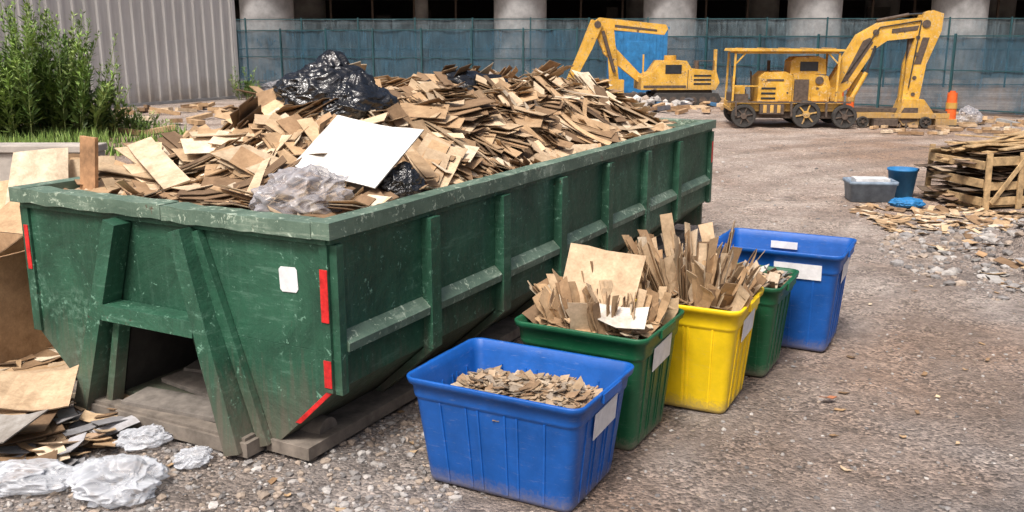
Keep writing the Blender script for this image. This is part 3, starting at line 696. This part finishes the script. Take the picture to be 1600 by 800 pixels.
b=MB(); b.box((0,0,.1),(2.2,1.6,2.75),0); b.box((-.06,-.06,2.75),(2.26,1.66,2.85),0)
for i in range(8): b.box((.1+i*.26,-.03,.2),(.2+i*.26,-.001,2.6),0)
b.box((.6,-.045,.15),(1.4,-.031,2.3),0); b.box((0,0,0),(2.2,1.6,.1),1)
b.finish('blue_portable_cabin',[M_bluep,M_iron],loc=(3.9,37.6,0),bevel=.01)
def post(loc,h,r):
    b=MB(); b.cyl((0,0,0),(0,0,.08),r*1.6,16,1); b.cyl((0,0,.08),(0,0,h),r,16,0,r*.85); b.cyl((0,0,h*.55),(0,0,h*.72),r*1.0,16,2); b.cyl((0,0,h),(0,0,h+.05),r*.5,12,0)
    b.finish('orange_traffic_post',[M_orange,M_rubber,M_ypaint],loc=loc)
post((12.1,26.0,0),.95,.15); post((10.25,29.6,0),.9,.13); post((10.7,29.9,0),.85,.13)
bag('plastic_bag',(13.1,27.0,.2),.36,(1,.7,.75),M_greyb,31,0,False,.25,True)
c=MB()
for i in range(110):
    x=U(9.5,15.5);y=U(24.0,28); c.box((-.2*R()-.05,-.05,-.02),(.2*R()+.05,.08*R()+.02,.05),0,Matrix.Translation((x,y,.03))@Matrix.Rotation(U(0,3),4,'Z'),col=tan())
for i in range(150):
    x=U(-5,8);y=U(31,38); c.box((-.5*R()-.05,-.05,-.02),(.4*R()+.05,.2*R()+.02,.12*R()+.02),0,Matrix.Translation((x,y,.05))@Matrix.Rotation(U(0,3),4,'Z')@Matrix.Rotation(U(-.3,.3),4,'Y'),col=random.choice(TAN+[(.1,.1,.12),(.5,.5,.5),(.05,.15,.3)]))
for i in range(60):
    x=U(-13,-5);y=U(24,34); c.box((-.6*R()-.05,-.05,-.02),(.5*R()+.05,.2*R()+.02,.1),0,Matrix.Translation((x,y,.05))@Matrix.Rotation(U(0,3),4,'Z')@Matrix.Rotation(U(-.2,.2),4,'Y'),col=random.choice(TAN))
for i in range(60):
    x=U(8,20);y=44.5-x*1.02+U(-3.5,-.6); c.box((-.5*R()-.05,-.05,-.02),(.4*R()+.05,.2*R()+.02,.15*R()+.02),0,Matrix.Translation((x,y,.05))@Matrix.Rotation(U(0,3),4,'Z')@Matrix.Rotation(U(-.3,.3),4,'Y'),col=random.choice(TAN+[(.3,.3,.3),(.2,.18,.16)]))
c.finish('construction_debris',[M_card])
bag('black_trash_bag',(-.8,35,.4),.5,(1,.8,.8),M_black,41,0); bag('black_trash_bag',(-2.0,36,.6),.35,(.6,.6,1.1),M_black,42,0)
bag('plastic_bag',(-10.2,41,.35),.6,(1,.7,.5),M_greyb,43,0,False,.25,True)

# ---------------- fences ----------------
def fence(name,A,B,h,mat,step=2.4,folds=.03,post=.05):
    A=Vector((*A,0));B=Vector((*B,0)); ln=(B-A).length; dr=(B-A).normalized(); ang=math.atan2(dr.y,dr.x); b=MB(); n=int(ln/step)+1
    for i in range(n+1):
        x=min(i*step,ln); b.box((x-post/2-.01,-.05,0),(x+post/2+.01,.02,h+.06),1)
    b.box((0,-.03,h-.04),(ln,.0,h),1); b.box((0,-.03,.12),(ln,0,.16),1); b.box((0,-.028,h*.55),(ln,-.003,h*.55+.03),1)
    m=int(ln/.15); rows=6; vs=[]
    for j in range(rows+1):
        for i in range(m+1):
            x=ln*i/m; z=.06+(h-.08)*j/rows-(.06*abs(noise.noise(Vector((x*.5,3,h)))) if j==rows else 0); vs.append((x,.03+folds*noise.noise(Vector((x*1.7,z*.5,h)))*1.5,z))
    b.add(vs,[(j*(m+1)+i,j*(m+1)+i+1,(j+1)*(m+1)+i+1,(j+1)*(m+1)+i) for j in range(rows) for i in range(m)],0,(1,1,1),True)
    b.finish(name,[mat,M_teal],loc=A,rz=ang,fix=False)
fence('construction_fence',(-15.5,46.8),(6.0,39.9),2.8,M_mesh,folds=.07)
fence('construction_fence',(6.06,39.8),(25,20.3),2.5,M_mesh,folds=.07)
fence('construction_fence',(-20,51),(40,47),3.4,M_mesh2,3.0)

# ---------------- concrete building ----------------
b=MB(); BY=57
b.box((-40,BY-.5,5.6),(75,BY+26,6.6),0); b.box((-40,BY-.5,11),(75,BY+26,12),0); b.box((-40,BY-1,16.5),(75,BY+26,17.5),0)
colx=[-32,-23.4,-14.9,-6,.5,9.6,18.4,27.2,35.7,45,54,63]
for i,x in enumerate(colx):
    if abs(x+6)<.1: b.cyl((x,BY+7,0),(x,BY+7,5.599),.45,20,0); continue
    r=1.6
    b.cyl((x,BY+1.7,0),(x,BY+1.7,4.9),r,28,0); b.cyl((x,BY+1.7,4.9),(x,BY+1.7,5.599),r,28,0,r2=2.2)
    for z in(1.8,3.6): b.cyl((x,BY+1.7,z),(x,BY+1.7,z+.05),r+.015,28,0)
    b.cyl((x,BY+14,0),(x,BY+14,5.599),1.2,20,0)
    b.box((x-.8,BY+1,6.601),(x+.8,BY+2.4,10.999),0); b.box((x-.8,BY+1,12.001),(x+.8,BY+2.4,16.499),0)
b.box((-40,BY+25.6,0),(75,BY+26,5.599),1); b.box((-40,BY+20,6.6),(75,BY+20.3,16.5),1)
b.box((-40.4,BY,0),(-40.001,BY+26,17),0); b.box((75.001,BY,0),(75.4,BY+26,17),0)
for i in range(26):
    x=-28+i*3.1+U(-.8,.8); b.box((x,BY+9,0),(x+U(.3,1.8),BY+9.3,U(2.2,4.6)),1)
for i in range(30):
    x=-28+i*2.7; b.box((x,BY+5.5,0),(x+.12,BY+5.62,5.55),2)
b.box((-40,BY+5.4,3.3),(75,BY+5.45,3.42),2)
b.finish('concrete_building',[M_conc,simple('interior_shade',(.035,.033,.032),.9),M_iron],bevel=0)  # near-black colour paints the deep shade between and behind the columns

# ---------------- metal shed ----------------
b=MB(); A=Vector((-18.7,24.5,0)); B=Vector((-11.3,39.5,0)); dr=(B-A); ln=dr.length; ang=math.atan2(dr.y,dr.x)
n=int(ln/.5); loop=[]
for i in range(n):
    x=i*.5
    loop+= [(x,0),(x+.30,0),(x+.34,-.07),(x+.44,-.07)]
loop.append((n*.5,0)); H=6.5
vs=[(x,y,0.1) for x,y in loop]+[(x,y,H) for x,y in loop]; m=len(loop)
b.add(vs,[(i,i+1,m+i+1,m+i) for i in range(m-1)],0)
b.box((n*.5-.08,-.09,0.05),(n*.5+.08,8,H),0); b.box((-.08,0,0.05),(.08,8,H),0); b.box((-.1,-.12,0),(n*.5+.1,0.05,.1),1); b.box((-.3,-.3,H),(n*.5+.3,8.3,H+.2),0)
b.box((0,7.9,0),(n*.5,8,H),0)
b.finish('corrugated_metal_shed',[M_shed,M_conc],loc=A,rz=ang,fix=False)

# ---------------- vegetation ----------------
def leafy(name,cx_,cy_,rad,H,stems,leaves,ls,cols):
    b=MB()
    for i in range(stems):
        a=U(0,6.28); r=rad*math.sqrt(R()); x=cx_+r*math.cos(a)*1.0; y=cy_+r*math.sin(a)*.7
        h=H*(1-.55*(r/rad)**2)*U(.55,1.12); lx,ly=math.cos(a)*r/rad*.35*h*.7+U(-.3,.3),math.sin(a)*.2*h*.4
        def pt(f): return Vector((x+lx*f*f,y+ly*f*f,h*f))
        b.beam(pt(0),pt(.5),.02,.02,0,col=(.14,.17,.05)); b.beam(pt(.5),pt(1),.012,.012,0,col=(.18,.24,.07),side=(0,1,0))
        base=random.choice(cols)
        for k in range(leaves):
            f=.08+.94*R()**.8; p=pt(f); yaw=U(0,6.28); up=U(.1,1.1); l=ls*U(.6,1.3)*(1.4-.9*f); w=l*.15
            dv=Vector((math.cos(yaw)*math.cos(up),math.sin(yaw)*math.cos(up),math.sin(up))); sd=dv.cross(Vector((U(-.3,.3),U(-.3,.3),1))).normalized()
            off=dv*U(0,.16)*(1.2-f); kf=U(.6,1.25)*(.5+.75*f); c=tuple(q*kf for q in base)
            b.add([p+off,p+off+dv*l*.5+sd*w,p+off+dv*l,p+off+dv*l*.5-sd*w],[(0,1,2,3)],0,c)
    b.finish(name,[M_leaf],fix=False)
GC=[(.16,.26,.05),(.12,.21,.042),(.20,.31,.065),(.25,.34,.09)]
leafy('leafy_bush',-12.3,23.6,2.1,3.5,150,120,.25,GC)
leafy('leafy_bush',-10.9,23.9,1.0,2.7,36,70,.2,GC)
leafy('leafy_bush',-13.7,22.3,1.6,2.6,90,80,.21,GC)
leafy('weed_plant',-10.7,38.0,.5,1.3,14,50,.2,GC)
leafy('weed_plant',-10.0,24.5,.8,.7,36,30,.15,GC)
b=MB()
for i in range(9000):
    x=U(-15,-8.2);y=U(17,25.5)
    if x>-9.4+1.4*noise.noise(Vector((x,y,0)))*2: continue
    h=U(.08,.36); a=U(0,6.28); w=.022; c=tint(random.choice(GC),.7,1.3)
    b.add([(x-w*math.cos(a),y-w*math.sin(a),0),(x+w*math.cos(a),y+w*math.sin(a),0),(x+U(-.1,.1),y+U(-.1,.1),h)],[(0,1,2)],0,c)
b.finish('grass',[M_leaf],fix=False)

# ---------------- light, sky, camera ----------------
sc=bpy.context.scene
w=bpy.data.worlds.new('World'); sc.world=w; w.use_nodes=True; nt=w.node_tree
sky=nt.nodes.new('ShaderNodeTexSky'); sky.sky_type='NISHITA'; sky.sun_disc=False
to_sun=Vector((-.22,-.50,.84)).normalized()
el=math.asin(to_sun.z); az=math.atan2(to_sun.x,to_sun.y)
sky.sun_elevation=el; sky.sun_rotation=az; sky.dust_density=8; sky.air_density=.8; sky.ozone_density=.6
bg=nt.nodes['Background']; bg.inputs[1].default_value=.15; nt.links.new(sky.outputs[0],bg.inputs[0])
sd=bpy.data.lights.new('sun','SUN'); sd.energy=3.3; sd.angle=math.radians(14); sd.color=(1,.975,.945)
so=bpy.data.objects.new('sun',sd); sc.collection.objects.link(so); so.rotation_euler=to_sun.to_track_quat('Z','Y').to_euler()
cam=bpy.data.cameras.new('camera'); co=bpy.data.objects.new('camera',cam); sc.collection.objects.link(co); sc.camera=co
cam.sensor_width=36; cam.lens=36*1460/1600; cam.clip_end=3000; cam.clip_start=.05
co.location=(0,0,2.4); co.rotation_euler=(math.radians(90-13.1),0,0)
sc.view_settings.view_transform='Standard'; sc.view_settings.look='None'; sc.view_settings.exposure=0
